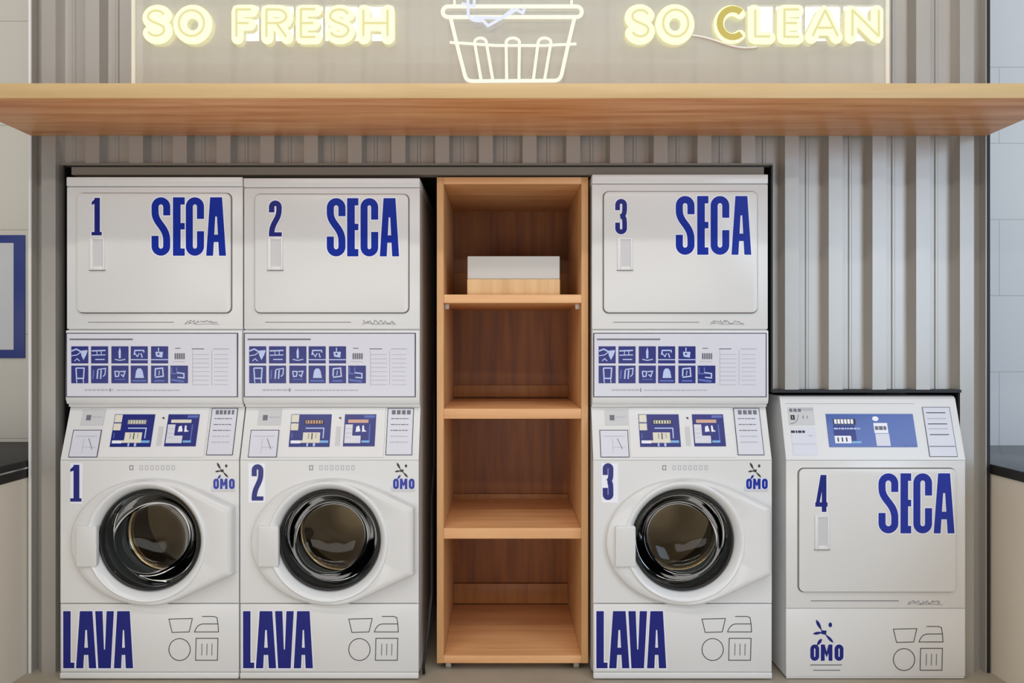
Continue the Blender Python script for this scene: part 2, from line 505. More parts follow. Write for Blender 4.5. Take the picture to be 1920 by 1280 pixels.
def neon_sign(label, word_boxes, group):
    ZN = 2.911
    s = ZN / F
    xs = [b[1] for b in word_boxes] + [b[3] for b in word_boxes]
    t = thing('neon_sign', label, 'neon sign', (PX((min(xs) + max(xs)) / 2, ZN), ZN, PZ(83, ZN)), group)
    for (ch, x0, y0, x1, y1, tt) in word_boxes:
        mb = MB(); core = MB()
        body = M['neon']; cm = M['neon_amber'] if ch == 'C' else M['neon_core']
        for p in neon_paths(ch, x0, y0, x1, y1, tt):
            p = dense(p)
            mb.tube([(PX(u, ZN), ZN, PZ(v, ZN)) for u, v in p], tt / 2 * s, body, 12, ry=0.012)
            for u, v in (p[0], p[-1]):
                mb.lathe([(0.001, ZN - 0.012), (tt / 2 * s * .7, ZN - 0.008), (tt / 2 * s, ZN), (tt / 2 * s * .7, ZN + 0.008), (0.001, ZN + 0.012)], (PX(u, ZN), 0, PZ(v, ZN)), 'Y', body, 16)
            core.tube([(PX(u, ZN), ZN - 0.013, PZ(v, ZN)) for u, v in p], (6.2 if ch == 'C' else 2.4) * s, cm, 8, ry=0.003)
        o = mb.build('letter', t)
        core.build('inner_tube', o)
    return t
neon_sign('glowing pale yellow sign reading SO FRESH on the left', [
    ('S', 267, 9, 324, 83, 27), ('O', 325, 9, 398, 83, 26), ('F', 434, 9, 484, 83, 23), ('R', 490, 9, 550, 83, 23),
    ('E', 555, 9, 604, 83, 22), ('S', 609, 9, 666, 83, 23), ('H', 670, 9, 740, 83, 25)], 'yellow lettering signs')
neon_sign('glowing pale yellow sign reading SO CLEAN on the right', [
    ('S', 1171, 8, 1228, 84, 27), ('O', 1229, 8, 1302, 84, 26), ('C', 1338, 10, 1398, 82, 20), ('L', 1402, 9, 1454, 83, 24),
    ('E', 1457, 9, 1507, 83, 23), ('A', 1509, 10, 1580, 82, 24), ('N', 1584, 10, 1656, 82, 23)], 'yellow lettering signs')

ZN = 2.912; s_ = ZN / F
def np(pts, dy=0): return [(PX(u, ZN), ZN + dy, PZ(v, ZN)) for u, v in dense(pts)]
t = thing('neon_basket', 'white neon tube outline of a laundry basket', 'neon sign', (PX(960, ZN), ZN, SHELF_TOP))
mb = MB()
rim = arc(1081, 22, 10, 10, -90, 90, 8) + arc(840, 22, 10, 10, 90, 270, 8)
mb.tube(np(rim + [rim[0]]), 3.8 * s_, M['neon_white'], 8); mb.build('rim_tube', t)
mb = MB()
mb.tube(np([(845, 34), (856, 80), (872, 142)] + bez((872, 142), (874, 150), (880, 152), (888, 152), 5) + [(1040, 151)] + bez((1040, 151), (1048, 150), (1050, 147), (1053, 140), 5) + [(1066, 80), (1077, 34)]), 3.5 * s_, M['neon_white'], 8)
mb.build('body_tube', t)
mb = MB(); mb.tube(np([(843, 78), (930, 84), (1020, 84), (1081, 81)], 0.006), 2.6 * s_, M['neon_white'], 8); mb.build('band_tube', t)
for (bx0, tx0, tx1, bx1) in ((902, 890, 912, 924), (950, 949, 974, 973), (1000, 1009, 1033, 1021)):
    mb = MB()
    c = (tx0 + tx1) / 2
    mb.tube(np([(bx0, 150), (tx0, 80)] + arc(c, 80, (tx1 - tx0) / 2, 8, 180, 360, 10)[1:-1] + [(tx1, 80), (bx1, 150)], -0.004), 2.8 * s_, M['neon_white'], 8)
    mb.build('slat_tube', t)
for x, y1 in ((852, 14), (1072, 14)):
    mb = MB(); mb.tube(np([(x, y1), (x, -60)], 0.004), 2.4 * s_, M['neon_white'], 8); mb.build('upright_tube', t)
mb = MB()
mb.tube(np([(877, -40), (878, 28)] + bez((878, 28), (880, 40), (892, 42), (906, 40), 6) + [(915, 50), (968, 20), (980, 26), (984, 16)], -0.008), 2.8 * s_, M['neon_blue'], 8)
mb.tube(np([(888, 34), (940, 36), (962, 18)], -0.008), 2.6 * s_, M['neon_blue'], 8)
mb.tube(np([(890, -30), (889, 14), (866, 8)], -0.008), 2.6 * s_, M['neon_blue'], 8)
mb.build('garment_tube', t)

# power lead looping from the sign
origin()
mb = MB()
mb.tube([(PX(u, 2.92), 2.920, PZ(v, 2.92)) for u, v in bez((1298, 66), (1350, 72), (1370, 96), (1420, 88), 20)], 0.0035, M['white2'], 8)
tag(mb.build('power_lead'), 'thin white lead drooping below the right neon sign', 'cable')

# ------------------------------------------------------------------ decals (printed film on a surface)
class Decal:
    """draws film shapes in photo-pixel coordinates on a plane; fr(px,py) -> point, n = outward normal"""
    def __init__(s, fr, n):
        s.fr, s.n, s.mb, s.k = fr, Vector(n), MB(), 0
    def poly(s, pts, m, lay=1):
        s.k = (s.k + 1) % 40
        s.mb.face([Vector(s.fr(*p)) + s.n * (0.0005 * lay + 1e-5 * s.k) for p in pts], m)
    def rect(s, x0, y0, x1, y1, m, lay=1):
        s.poly([(x0, y0), (x1, y0), (x1, y1), (x0, y1)], m, lay)
    def ribbon(s, pts, t, m, lay=1, closed=False):
        n = len(pts); L = []
        for i in range(n):
            a = pts[i - 1] if (i > 0 or closed) else pts[i]
            b = pts[(i + 1) % n] if (i < n - 1 or closed) else pts[i]
            def nrm(p, q):
                dx, dy = q[0] - p[0], q[1] - p[1]; d = math.hypot(dx, dy)
                return None if d < 1e-9 else (-dy / d, dx / d)
            n1, n2 = nrm(a, pts[i]), nrm(pts[i], b)
            if n1 is None: n1 = n2
            if n2 is None: n2 = n1
            nx, ny = n1[0] + n2[0], n1[1] + n2[1]
            d = math.hypot(nx, ny) or 1
            nx, ny = nx / d, ny / d
            c = max(0.45, nx * n1[0] + ny * n1[1])
            h = t / 2 / c
            L.append(((pts[i][0] + nx * h, pts[i][1] + ny * h), (pts[i][0] - nx * h, pts[i][1] - ny * h)))
        for i in range(n if closed else n - 1):
            j = (i + 1) % n
            s.poly([L[i][0], L[j][0], L[j][1], L[i][1]], m, lay)
    def disc(s, cx, cy, rx, ry, m, lay=1, n=20):
        s.poly([(cx + rx * math.cos(2 * PI * i / n), cy + ry * math.sin(2 * PI * i / n)) for i in range(n)], m, lay)
    def box_outline(s, x0, y0, x1, y1, t, m, lay=1):
        s.rect(x0, y0, x1, y0 + t, m, lay); s.rect(x0, y1 - t, x1, y1, m, lay)
        s.rect(x0, y0, x0 + t, y1, m, lay); s.rect(x1 - t, y0, x1, y1, m, lay)
    def dashes(s, x0, x1, y, h, m, lay=1, seed=0):
        r = random.Random(seed * 77 + int(x0 * 3 + y)); x = x0
        while x < x1:
            wd = min(r.uniform(3, 9), x1 - x)
            s.rect(x, y, x + wd, y + h, m, lay); x += wd + 1.3
    def glyph(s, ch, x0, y0, x1, y1, t, m, lay=2, e=0.0):
        T = t + 2 * e
        l, r, a, b = x0 + t / 2, x1 - t / 2, y0 + t / 2, y1 - t / 2
        mx = (l + r) / 2; W = r - l; H = y1 - y0
        ry = W / 2 * 1.05
        def R(p): s.ribbon(p, T, m, lay)
        def leg(bx0, bx1, tx0, tx1, yt, yb):
            s.poly([(tx0 - e, yt - e), (tx1 + e, yt - e), (bx1 + e, yb + e), (bx0 - e, yb + e)], m, lay)
        if ch == 'S':
            R([(r, y0 + .31 * H + e)] + arc(mx, a + ry, W / 2, ry, 0, -180) + bez((l, y0 + .25 * H), (l, y0 + .45 * H), (r, y0 + .50 * H), (r, y0 + .74 * H), 14) + arc(mx, b - ry, W / 2, ry, 0, 180) + [(l, y0 + .66 * H - e)])
        elif ch == 'C':
            R([(r, y0 + .37 * H + e)] + arc(mx, a + ry, W / 2, ry, 0, -180) + arc(mx, b - ry, W / 2, ry, 180, 0) + [(r, y0 + .58 * H - e)])
        elif ch == 'O':
            s.ribbon(arc(mx, a + ry, W / 2, ry, 0, -180) + arc(mx, b - ry, W / 2, ry, 180, 0), T, m, lay, True)
        elif ch == 'E':
            w0 = t * 1.08
            s.rect(x0 - e, y0 - e, x0 + w0 + e, y1 + e, m, lay)
            for ya, yb in ((y0, y0 + .125 * H), (y0 + .44 * H, y0 + .55 * H), (y1 - .125 * H, y1)):
                s.rect(x0 - e, ya - e, x1 + e, yb + e, m, lay)
        elif ch == 'A':
            q = t * .98
            leg(x0, x0 + q, mx - q * .86, mx + .4, y0, y1); leg(x1 - q, x1, mx - .4, mx + q * .86, y0, y1)
            s.poly([(mx - q * .86 - e, y0 - e), (mx + q * .86 + e, y0 - e), (mx + q * .6 + e, y0 + .33 * H), (mx - q * .6 - e, y0 + .33 * H)], m, lay)
            s.rect(x0 + q * .8, y0 + .64 * H, x1 - q * .8, y0 + .765 * H, m, lay)
        elif ch == 'V':
            q = t * .98
            leg(mx - q * .86, mx + .4, x0, x0 + q, y0, y1); leg(mx - .4, mx + q * .86, x1 - q, x1, y0, y1)
            s.poly([(mx - q * .6, y1 - .33 * H), (mx + q * .6, y1 - .33 * H), (mx + q * .86 + e, y1 + e), (mx - q * .86 - e, y1 + e)], m, lay)
        elif ch == 'L':
            s.rect(x0 - e, y0 - e, x0 + t + e, y1 + e, m, lay); s.rect(x0 - e, y1 - .10 * H - e, x1 + e, y1 + e, m, lay)
        elif ch == 'M':
            s.rect(x0 - e, y0 - e, x0 + t + e, y1 + e, m, lay); s.rect(x1 - t - e, y0 - e, x1 + e, y1 + e, m, lay)
            c = (x0 + x1) / 2
            s.poly([(x0, y0 - e), (x0 + t, y0 - e), (c, y0 + .45 * H), (x1 - t, y0 - e), (x1, y0 - e), (c + e, y0 + .8 * H + e), (c - e, y0 + .8 * H + e)], m, lay)
        elif ch == '1':
            w = x1 - x0; q = t
            cx = x0 + w * .55
            s.rect(cx - q / 2 - e, y0 - e, cx + q / 2 + e, y1 + e, m, lay)
            s.poly([(cx + q / 2, y0 - e), (cx - q / 2, y0 + .04 * H - e), (x0 - e, y0 + .12 * H), (x0 - e, y0 + .19 * H + e), (cx - q / 2, y0 + .16 * H + e)], m, lay)
            s.rect(x0 - e, y1 - .09 * H - e, x1 + e, y1 + e, m, lay)
        elif ch == '2':
            R([(l, y0 + .33 * H + e)] + arc(mx, a + ry, W / 2, ry, -180, 0) + bez((r, y0 + .25 * H), (r, y0 + .55 * H), (l, y0 + .60 * H), (l, y1 - .06 * H), 12))
            s.rect(x0 - e, y1 - .115 * H - e, x1 + e, y1 + e, m, lay)
        elif ch == '3':
            R([(l, y0 + .32 * H + e)] + arc(mx, a + ry, W / 2, ry, -180, 0) + bez((r, y0 + .25 * H), (r, y0 + .44 * H), (mx + W * .3, y0 + .48 * H), (mx - W * .1, y0 + .50 * H), 8))
            R([(mx - W * .1, y0 + .50 * H)] + bez((mx + W * .2, y0 + .50 * H), (r, y0 + .54 * H), (r, y0 + .60 * H), (r, b - ry), 8) + arc(mx, b - ry, W / 2, ry, 0, 180) + [(l, y0 + .67 * H - e)])
        elif ch == '4':
            q = t * .85
            s.rect(x1 - q * 1.25 - e, y0 - e, x1 - q * .25 + e, y1 + e, m, lay)
            leg(x0, x0 + q * .8, x1 - q * 1.5, x1 - q * .6, y0, y0 + .86 * H)
            s.rect(x0 - e, y0 + .74 * H - e, x1 + e, y0 + .86 * H + e, m, lay)
    def word(s, text, boxes, y0, y1, t, m, halo=None, e=2.0):
        for ch, (x0, x1) in zip(text, boxes):
            if halo: s.glyph(ch, x0, y0, x1, y1, t, halo, 1, e)
            s.glyph(ch, x0, y0, x1, y1, t, m, 2)
    def build(s, name, parent): return s.mb.build(name, parent)

def frontal(Z, dx=0.0, dyp=0.0):
    return (lambda px, py: (PX(px, Z) + dx, Z, PZ(py, Z))), (0, -1, 0)
SL_Z0, SL_Z1 = 2.94, 3.01          # slanted control panel: bottom and top depth
SZB, SZT = PZ(862, SL_Z0), PZ(762, SL_Z1)
def slanted(dx=0.0, zb=SZB, zt=SZT):
    k_ = (SL_Z1 - SL_Z0) / (zt - zb)
    def depth(py):
        k = (py - CY) / F
        return (SL_Z0 + k_ * (CAMH - zb)) / (1 + k_ * k)
    Zr = depth(812)
    def fr(px, py):
        Z = depth(py)
        return ((px - CX) * Zr / F + dx, Z, PZ(py, Z))
    n = Vector((0, -(zt - zb), (SL_Z1 - SL_Z0))).normalized()
    return fr, n, depth

# ------------------------------------------------------------------ shared machine pieces
def rrect(x0, y0, x1, y1, r, n=6):
    P = []
    for cx, cy, a0 in ((x1 - r, y0 + r, -90), (x1 - r, y1 - r, 0), (x0 + r, y1 - r, 90), (x0 + r, y0 + r, 180)):
        P += arc(cx, cy, r, r, a0, a0 + 90, n)
    return P

def dryer_door(t, Z, dx, px, number, num_box, seca_boxes, seca_y, handle):
    """door slab with its gasket, molded handle and film lettering; px = (x0,y0,x1,y1)"""
    x0, y0, x1, y1 = px
    C = lambda P: [(PX(u, Z) + dx, PZ(v, Z)) for u, v in P]
    mb = MB(); mb.prism(C(rrect(x0 - 1.6, y0 - 1.6, x1 + 1.6, y1 + 1.6, 11)), Z - 0.0012, Z + 0.002, 'Y', M['seam']); mb.build('door_seal', t)
    mb = MB(); mb.prism(C(rrect(x0, y0, x1, y1, 10)), Z - 0.012, Z + 0.002, 'Y', M['white'], 0.003)
    door = mb.build('door', t)
    hx0, hy0, hx1, hy1 = handle
    g = MB(); X = lambda u: PX(u, Z) + dx
    zf = Z - 0.0125
    for (a, c, b, d) in ((hx0, hy0, hx0 + 6, hy1), (hx1 - 3.5, hy0, hx1, hy1), (hx0 + 6.1, hy0, hx1 - 3.6, hy0 + 4), (hx0 + 6.1, hy1 - 7, hx1 - 3.6, hy1)):
        g.box(X(a), X(b), zf - 0.005, zf + 0.002, PZ(d, Z), PZ(c, Z), M['white2'], 0.0015)
    g.box(X(hx0 + 5), X(hx1 - 3), zf - 0.0015, zf, PZ(hy1 - 6, Z), PZ(hy0 + 3, Z), M['paper2'])
    g.box(X(hx0 - 1), X(hx1 + 1), zf - 0.0055, zf, PZ(hy1 + .6, Z), PZ(hy1 - .3, Z), M['seam'])
    g.build('handle', door)
    fr, n = frontal(Z - 0.0122, dx)
    k = Z / (Z - 0.0122)
    fr2 = lambda u, v: (PX(u, Z) + dx, Z - 0.0122, PZ(v, Z))
    D = Decal(fr2, n)
    D.word('SECA', seca_boxes, seca_y[0], seca_y[1], 13.2, M['blue'], M['halo'], 2.0)
    D.build('lettering', door)['label'] = 'dark blue lettering SECA'
    D = Decal(fr2, n)
    a, b, c, d = num_box
    D.glyph(number, a, b, c, d, 10.2 if number != '3' else 8.8, M['halo'], 1, 1.8); D.glyph(number, a, b, c, d, 10.2 if number != '3' else 8.8, M['navy'], 2)
    D.build('numeral', door)['label'] = 'dark blue numeral ' + number
    return door

def squiggle(D, x0, x1, y, seed):
    r = random.Random(seed); n = 26; P = []
    for i in range(n):
        u = i / (n - 1)
        P.append((x0 + (x1 - x0) * u + r.uniform(-2.5, 2.5), y + r.uniform(-4.5, 4.0) * (1 - .3 * u)))
    D.ribbon(P, 1.0, M['print'], 1)
    D.ribbon([(x0 - 3, y + 4), (x0 + 8, y + 1), (x0 + 20, y + 4), (x0 + 40, y + 3), (x1 + 3, y + 4)], 0.7, M['print'], 1)

def care_icons(D, x, y, w=46, h=44):
    """washing symbols: tub, iron, circle, square with bars; x,y = top left"""
    t = 1.4; m = M['line']
    D.ribbon([(x, y + 4), (x + 44, y + 3), (x + 38, y + 28), (x + 6, y + 29)], t, m, 1, True)
    D.ribbon([(x + 62, y - 1), (x + 84, y - 1), (x + 90, y + 1), (x + 92, y + 13)], t, m, 1)
    D.ribbon([(x + 48, y + 28)] + bez((x + 48, y + 28), (x + 52, y + 16), (x + 58, y + 13), (x + 66, y + 13), 8)[1:] + [(x + 92, y + 13), (x + 93, y + 28)], t, m, 1, True)
    D.ribbon(arc(x + 20, y + 61, 20, 20.5, 0, 351, 39), t, m, 1, True)
    D.ribbon([(x + 51, y + 40), (x + 92, y + 40), (x + 91, y + 81), (x + 50, y + 81)], t, m, 1, True)
    for k in range(3): D.ribbon([(x + 62 + 9.5 * k, y + 50), (x + 61.5 + 9.5 * k, y + 72)], t, M['print'], 1)

def logo(D, x, y, s, m1, m2, lines=False):
    """splash of drops over the word OMO; x,y = top left, 64 x 80 units times s"""
    q = lambda u, v: (x + u * s, y + v * s)
    def drop(a, b, w, m):
        (ax, ay), (bx, by) = a, b
        d = math.hypot(bx - ax, by - ay); nx, ny = -(by - ay) / d, (bx - ax) / d
        P = []
        for i in range(9):
            f = i / 8; ww = w * math.sin(PI * (0.12 + 0.88 * f)) * (1.1 - .3 * (1 - f)) * .5 * (0.4 + f)
            P.append((ax + (bx - ax) * f + nx * ww, ay + (by - ay) * f + ny * ww))
        for i in range(8, -1, -1):
            f = i / 8; ww = w * math.sin(PI * (0.12 + 0.88 * f)) * (1.1 - .3 * (1 - f)) * .5 * (0.4 + f)
            P.append((ax + (bx - ax) * f - nx * ww, ay + (by - ay) * f - ny * ww))
        D.poly([q(*p) for p in P], m, 2)
    D.poly([q(21, 18), (q(31, 19)), q(30, 27), q(21, 25)], m1, 2)
    drop((22, 19), (11, -2), 7, m1); drop((24, 22), (5, 25), 6, m1); drop((28, 25), (44, 42), 6, m1)
    D.disc(*q(38, 8), 3.4 * s, 4.6 * s, m1, 2, 12)
    drop((12, 48), (22, 34), 7, m2)
    hb = M['halo']
    for ch, a, b in (('O', 0, 17), ('M', 20, 42), ('O', 46, 63)):
        x0, y0 = q(a, 45); x1, y1 = q(b, 76)
        D.glyph(ch, x0, y0, x1, y1, 7.4 * s, hb, 1, 1.2 * s)
        D.glyph(ch, x0, y0, x1, y1, 7.4 * s, m2, 2)
    if lines:
        D.ribbon([q(0, 84), q(60, 84)], 1.8 * s, M['print'], 1); D.ribbon([q(6, 94), q(57, 94)], 1.6 * s, M['print'], 1)

def pictograms(D, seed):
    """blue squares with pale garment drawings on the instruction plate (pixel frame of the first machine)"""
    r = random.Random(seed)
    xs = [137, 174, 212, 248, 286]; W = 32
    def art(kind, x, y, h):
        c, g = M['icon'], M['icon2']; L = 2
        R = lambda P, t=2.2, m=c: D.ribbon([(x + u * W, y + v * h) for u, v in P], t, m, L)
        if kind == 0:
            R([(0.02, .28), (.3, .16), (.55, .3), (.95, .26)], 2.6); R([(.02, .55), (.35, .5), (.55, .35)], 1.6)
            D.poly([(x + u * W, y + v * h) for u, v in ((.55, .28), (.96, .26), (.88, .5), (.72, .8), (.6, .55))], c, L); R([(.2, .85), (.35, .72), (.5, .86)], 1.6)
        elif kind == 1:
            R([(.05, .27), (.85, .24)], 2.4); R([(.05, .52), (.85, .5)], 1.8); R([(.25, .77), (.8, .77)], 2); R([(.35, .27), (.35, .52)], 1.4); R([(.6, .27), (.6, .52)], 1.4)
        elif kind == 2:
            D.poly([(x + u * W, y + v * h) for u, v in ((.5, .05), (.56, .3), (.55, .7), (.44, .7), (.42, .3))], c, L); R([(.2, .76), (.5, .82), (.82, .76)], 1.8)
        elif kind == 3:
            R([(.2, .5), (.25, .24), (.75, .24), (.78, .36)], 2.4); R([(.24, .4), (.4, .6), (.5, .4)], 1.8); R([(.6, .4), (.68, .66)], 2.2); R([(0, .78), (1, .78)], 1.8)
        elif kind == 4:
            R([(.44, .08), (.44, .3)], 2); D.poly([(x + u * W, y + v * h) for u, v in ((.26, .32), (.7, .32), (.66, .66), (.3, .6))], c, L); R([(0, .78), (1, .78)], 1.8)
            D.disc(x + .44 * W, y + .45 * h, 2, 2, M['navy'], 3, 8)
        elif kind == 5:
            R([(.28, .14), (.76, .14), (.72, .72), (.32, .72), (.28, .14)], 2.4); R([(.3, .72), (.34, .98)], 1.8); R([(.7, .72), (.72, .98)], 1.8)
        elif kind == 6:
            for u in (.12, .36, .56): R([(u + .04, .25), (u, .75)], 2.6, c if u > .2 else g)
            R([(.4, .22), (.85, .16), (.82, .5), (.7, .62)], 2)
        elif kind == 7:
            R([(.2, .32), (.25, .62), (.42, .6), (.46, .34), (.2, .32)], 2.2); R([(.52, .34), (.8, .32), (.7, .62), (.56, .5)], 2.2); R([(.2, .78), (.8, .78)], 1.6, g)
        elif kind == 8:
            D.poly([(x + u * W, y + v * h) for u, v in ((.26, .7), (.32, .3), (.42, .16), (.6, .16), (.7, .3), (.78, .7))], c, L); R([(.1, .86), (.9, .86)], 3, g)
        elif kind == 9:
            R([(.24, .6), (.26, .18), (.68, .14), (.72, .6), (.24, .66)], 2.6); R([(.5, .28), (.46, .54)], 1.6); R([(.2, .86), (.8, .86)], 3, g)
        elif kind == 10:
            R([(.08, .1), (.08, .45), (.4, .45), (.38, .1)], 2.2, g); R([(.4, .4), (.8, .45), (.8, .7), (.42, .66)], 2.4); R([(.05, .8), (.8, .9)], 4, g)
    for i, x in enumerate(xs):
        D.rect(x, 649, x + W, 681, M['navy'], 1); art(i, x, 649, 32)
        D.rect(x, 685, x + W, 718, M['navy'], 1); art(5 + i, x, 685, 33)
    D.rect(322, 685, 355, 718, M['navy'], 1); art(10, 322, 685, 33)
    D.rect(134, 635, 252, 637.4, M['print'], 1); D.dashes(134, 252, 634.6, 2.2, M['print'], 2, seed)
    D.rect(331, 652, 341, 653.5, M['print'], 1)
    for k in range(5): D.rect(330 + 4 * k, 662, 333 + 4 * k, 673, M['print'], 1)
    D.rect(326, 677, 349, 678, M['faint'], 1)
    D.rect(362, 653, 385, 654.6, M['print'], 1); D.rect(402, 653, 432, 654.6, M['faint'], 1)
    for k in range(8):
        D.rect(364, 664 + 8 * k, 394, 664.8 + 8 * k, M['faint'], 1); D.rect(404, 664 + 8 * k, 430, 664.8 + 8 * k, M['faint'], 1)
    D.rect(363, 656, 363.7, 722, M['faint'], 1); D.rect(399, 656, 399.7, 722, M['faint'], 1)
    D.dashes(162, 215, 729, 3, M['faint'], 1, seed); D.dashes(222, 340, 730, 2, M['faint'], 1, seed + 1)
    D.rect(206 + 3 * seed, 727, 207.4 + 3 * seed, 734, M['print'], 1)

M1X = PX(113, 2.94)
WID = 0.705
def stacked_machine(num, X0, label, seed, ttop=0):
    dx = X0 - M1X
    Zf, Zd = 2.94, 2.983
    t = thing('stacked_washer_dryer', label, 'washer dryer', (X0 + WID / 2, 3.33, 0), 'stacked washer dryer towers')
    Xa, Xb = X0 + 0.001, X0 + WID - 0.0015
    yb = 3.70
    zl = PZ(1131, Zf); zk = PZ(1259, Zf); zt = SZB; ztop = PZ(332 + ttop, Zd)
    # washer shell
    mb = MB()
    side = [(Zf + 0.012, 0.012), (Zf + 0.012, zt), (SL_Z1 + 0.01, SZT), (yb, SZT), (yb, 0.012)]
    for a, b in ((Xa, Xa + 0.012), (Xb - 0.012, Xb)): mb.prism(side, a, b, 'X', M['white'])
    mb.box(Xa + 0.012, Xb - 0.012, yb - 0.012, yb, 0.012, SZT, M['white'])
    mb.box(Xa + 0.012, Xb - 0.012, Zf + 0.05, yb - 0.012, 0.012, 0.024, M['white'])
    mb.box(Xa + 0.012, Xb - 0.012, Zf + 0.012, Zf + 0.016, 0.024, zl, M['seam'])
    mb.build('washer_cabinet', t)
    # base plinth, service panel
    mb = MB(); mb.box(Xa, Xb, Zf - 0.006, Zf + 0.05, 0.006, zk - 0.002, M['white'], 0.003); mb.build('plinth', t)
    mb = MB(); mb.box(Xa, Xb, Zf - 0.001, Zf + 0.012, zk, zl - 0.0018, M['white'], 0.002); sp = mb.build('service_panel', t)
    fr, n = frontal(Zf - 0.001, dx); frw = lambda u, v: (PX(u, Zf) + dx, Zf - 0.001, PZ(v, Zf))
    D = Decal(frw, (0, -1, 0))
    D.word('LAVA', ((119, 140), (143, 181), (179, 214), (214, 250)), 1145, 1252, 14.0, M['navy'], M['halo'], 2.0)
    D.build('lettering', sp)['label'] = 'dark blue lettering LAVA'
    D = Decal(frw, (0, -1, 0)); care_icons(D, 317, 1156); D.build('care_symbols', sp)
    # front panel with round port
    pc = (PX(281, Zf) + dx, PZ(1012, Zf)); RO = 0.215
    z0, z1 = zl + 0.0018, zt - 0.0012
    mb = MB(); n_ = 96
    def ray(th_, x0, x1, za, zb_):
        c, s = math.cos(th_), math.sin(th_)
        k = 1e9
        if c > 1e-9: k = min(k, (x1 - pc[0]) / c)
        if c < -1e-9: k = min(k, (x0 - pc[0]) / c)
        if s > 1e-9: k = min(k, (zb_ - pc[1]) / s)
        if s < -1e-9: k = min(k, (za - pc[1]) / s)
        return (pc[0] + c * k, pc[1] + s * k)
    angs = sorted([2 * PI * i / n_ for i in range(n_)] + [math.atan2(zz - pc[1], xx - pc[0]) % (2 * PI) for xx in (Xa, Xb) for zz in (z0, z1)])
    o_ = [ray(a, Xa, Xb, z0, z1) for a in angs]
    c_ = [(pc[0] + RO * math.cos(a), pc[1] + RO * math.sin(a)) for a in angs]
    mb.loops([[(x, Zf + 0.012, z) for x, z in o_], [(x, Zf, z) for x, z in o_], [(x, Zf, z) for x, z in c_], [(x, Zf + 0.012, z) for x, z in c_]], M['white'], smooth=False)
    fp = mb.build('front_panel', t)
    fz = lambda u, v: (PX(u, Zf) + dx, Zf, PZ(v, Zf))
    D = Decal(fz, (0, -1, 0))
    D.rect(132, 868, 155, 944, M['halo'], 1) if num == 1 else D.rect(129, 868, 160, 942, M['halo'], 1)
    nb = {1: (132, 871, 153, 940), 2: (135, 870, 157, 938), 3: (131, 868, 151, 937)}[num]
    D.glyph(str(num), *nb, 11.0 if num == 1 else 9.6, M['navy'], 2); D.build('numeral', fp)['label'] = 'dark blue numeral %d' % num
    D = Decal(fz, (0, -1, 0)); D.rect(396, 912, 441, 922, M['paper2'], 1); logo(D, 400, 868, 0.64, M['line'], M['blue']); D.build('logo', fp)
    D = Decal(fz, (0, -1, 0)); D.box_outline(243, 872, 250, 881, 1.3, M['print'], 1)
    for k in range(7): D.box_outline(262 + 10 * k, 872, 268 + 10 * k, 881, 1.2, M['faint'], 1)
    D.build('maker_mark', fp)
    # porthole door
    outline = []
    Q = lambda u, v: (PX(u, Zf) + dx, PZ(v, Zf))
    P2 = []
    P2 += arc(286, 1014, 150, 118, 270, 180, 14) + arc(286, 1014, 150, 118, 180, 90, 14)[1:]
    P2 += bez((286, 1132), (330, 1132), (360, 1108), (438, 1074), 8)[1:] + [(441, 1072), (441, 949), (438, 946)] + bez((438, 946), (380, 920), (340, 896), (286, 896), 8)[1:-1]
    poly = [Q(*p) for p in P2]
    def hit(a):
        c, s = math.cos(a), math.sin(a); best = 0
        for i in range(len(poly)):
            p, q = poly[i], poly[(i + 1) % len(poly)]
            ex, ez = q[0] - p[0], q[1] - p[1]
            den = c * ez - s * ex
            if abs(den) < 1e-12: continue
            tt = ((p[0] - pc[0]) * ez - (p[1] - pc[1]) * ex) / den
            uu = ((p[0] - pc[0]) * s - (p[1] - pc[1]) * c) / den
            if tt > 0 and -1e-6 <= uu <= 1 + 1e-6: best = max(best, tt)
        return best
    A = sorted([2 * PI * i / 144 for i in range(144)] + [math.atan2(q[1] - pc[1], q[0] - pc[0]) % (2 * PI) for q in (Q(441, 1072), Q(441, 949))])
    R0 = [hit(a) for a in A]
    def ring(f, y):
        return [(pc[0] + f(i) * math.cos(a), y(i) if callable(y) else y, pc[1] + f(i) * math.sin(a)) for i, a in enumerate(A)]
    pro = lambda i: 0.020 + 0.024 * max(0, math.cos(A[i])) + 0.008 * max(0, -math.sin(A[i]))
    mb = MB()
    mb.loops([ring(lambda i: R0[i], Zf + 0.001), ring(lambda i: R0[i], lambda i: Zf - pro(i) * .75), ring(lambda i: R0[i] - 0.006, lambda i: Zf - pro(i)),
              ring(lambda i: max(0.238, R0[i] * .9), lambda i: Zf - pro(i) - 0.003), ring(lambda i: 0.2345, lambda i: Zf - 0.030)], M['white'])
    door = mb.build('porthole_door', t)
    mb = MB(); c3 = (pc[0], 0, pc[1])
    mb.lathe([(0.2350, Zf - 0.028), (0.2330, Zf - 0.036), (0.2290, Zf - 0.037), (0.2190, Zf - 0.030), (0.2070, Zf - 0.014), (0.1990, Zf + 0.006), (0.1965, Zf + 0.02)], c3, 'Y', M['ring'], 96)
    mb.build('door_ring', door)
    mb = MB(); mb.prism([(PX(u, Zf) + dx, PZ(v, Zf)) for u, v in rrect(152, 982, 190, 1058, 4)], Zf - 0.0385, Zf - 0.012, 'Y', M['white'], 0.005); mb.build('hinge_cover', door)
    mb = MB(); mb.lathe([(0.1975, Zf - 0.002), (0.1965, Zf - 0.010), (0.1900, Zf - 0.010), (0.1870, Zf + 0.004), (0.1850, Zf + 0.02)], c3, 'Y', M['blackrub'], 96); mb.build('glass_seal', door)
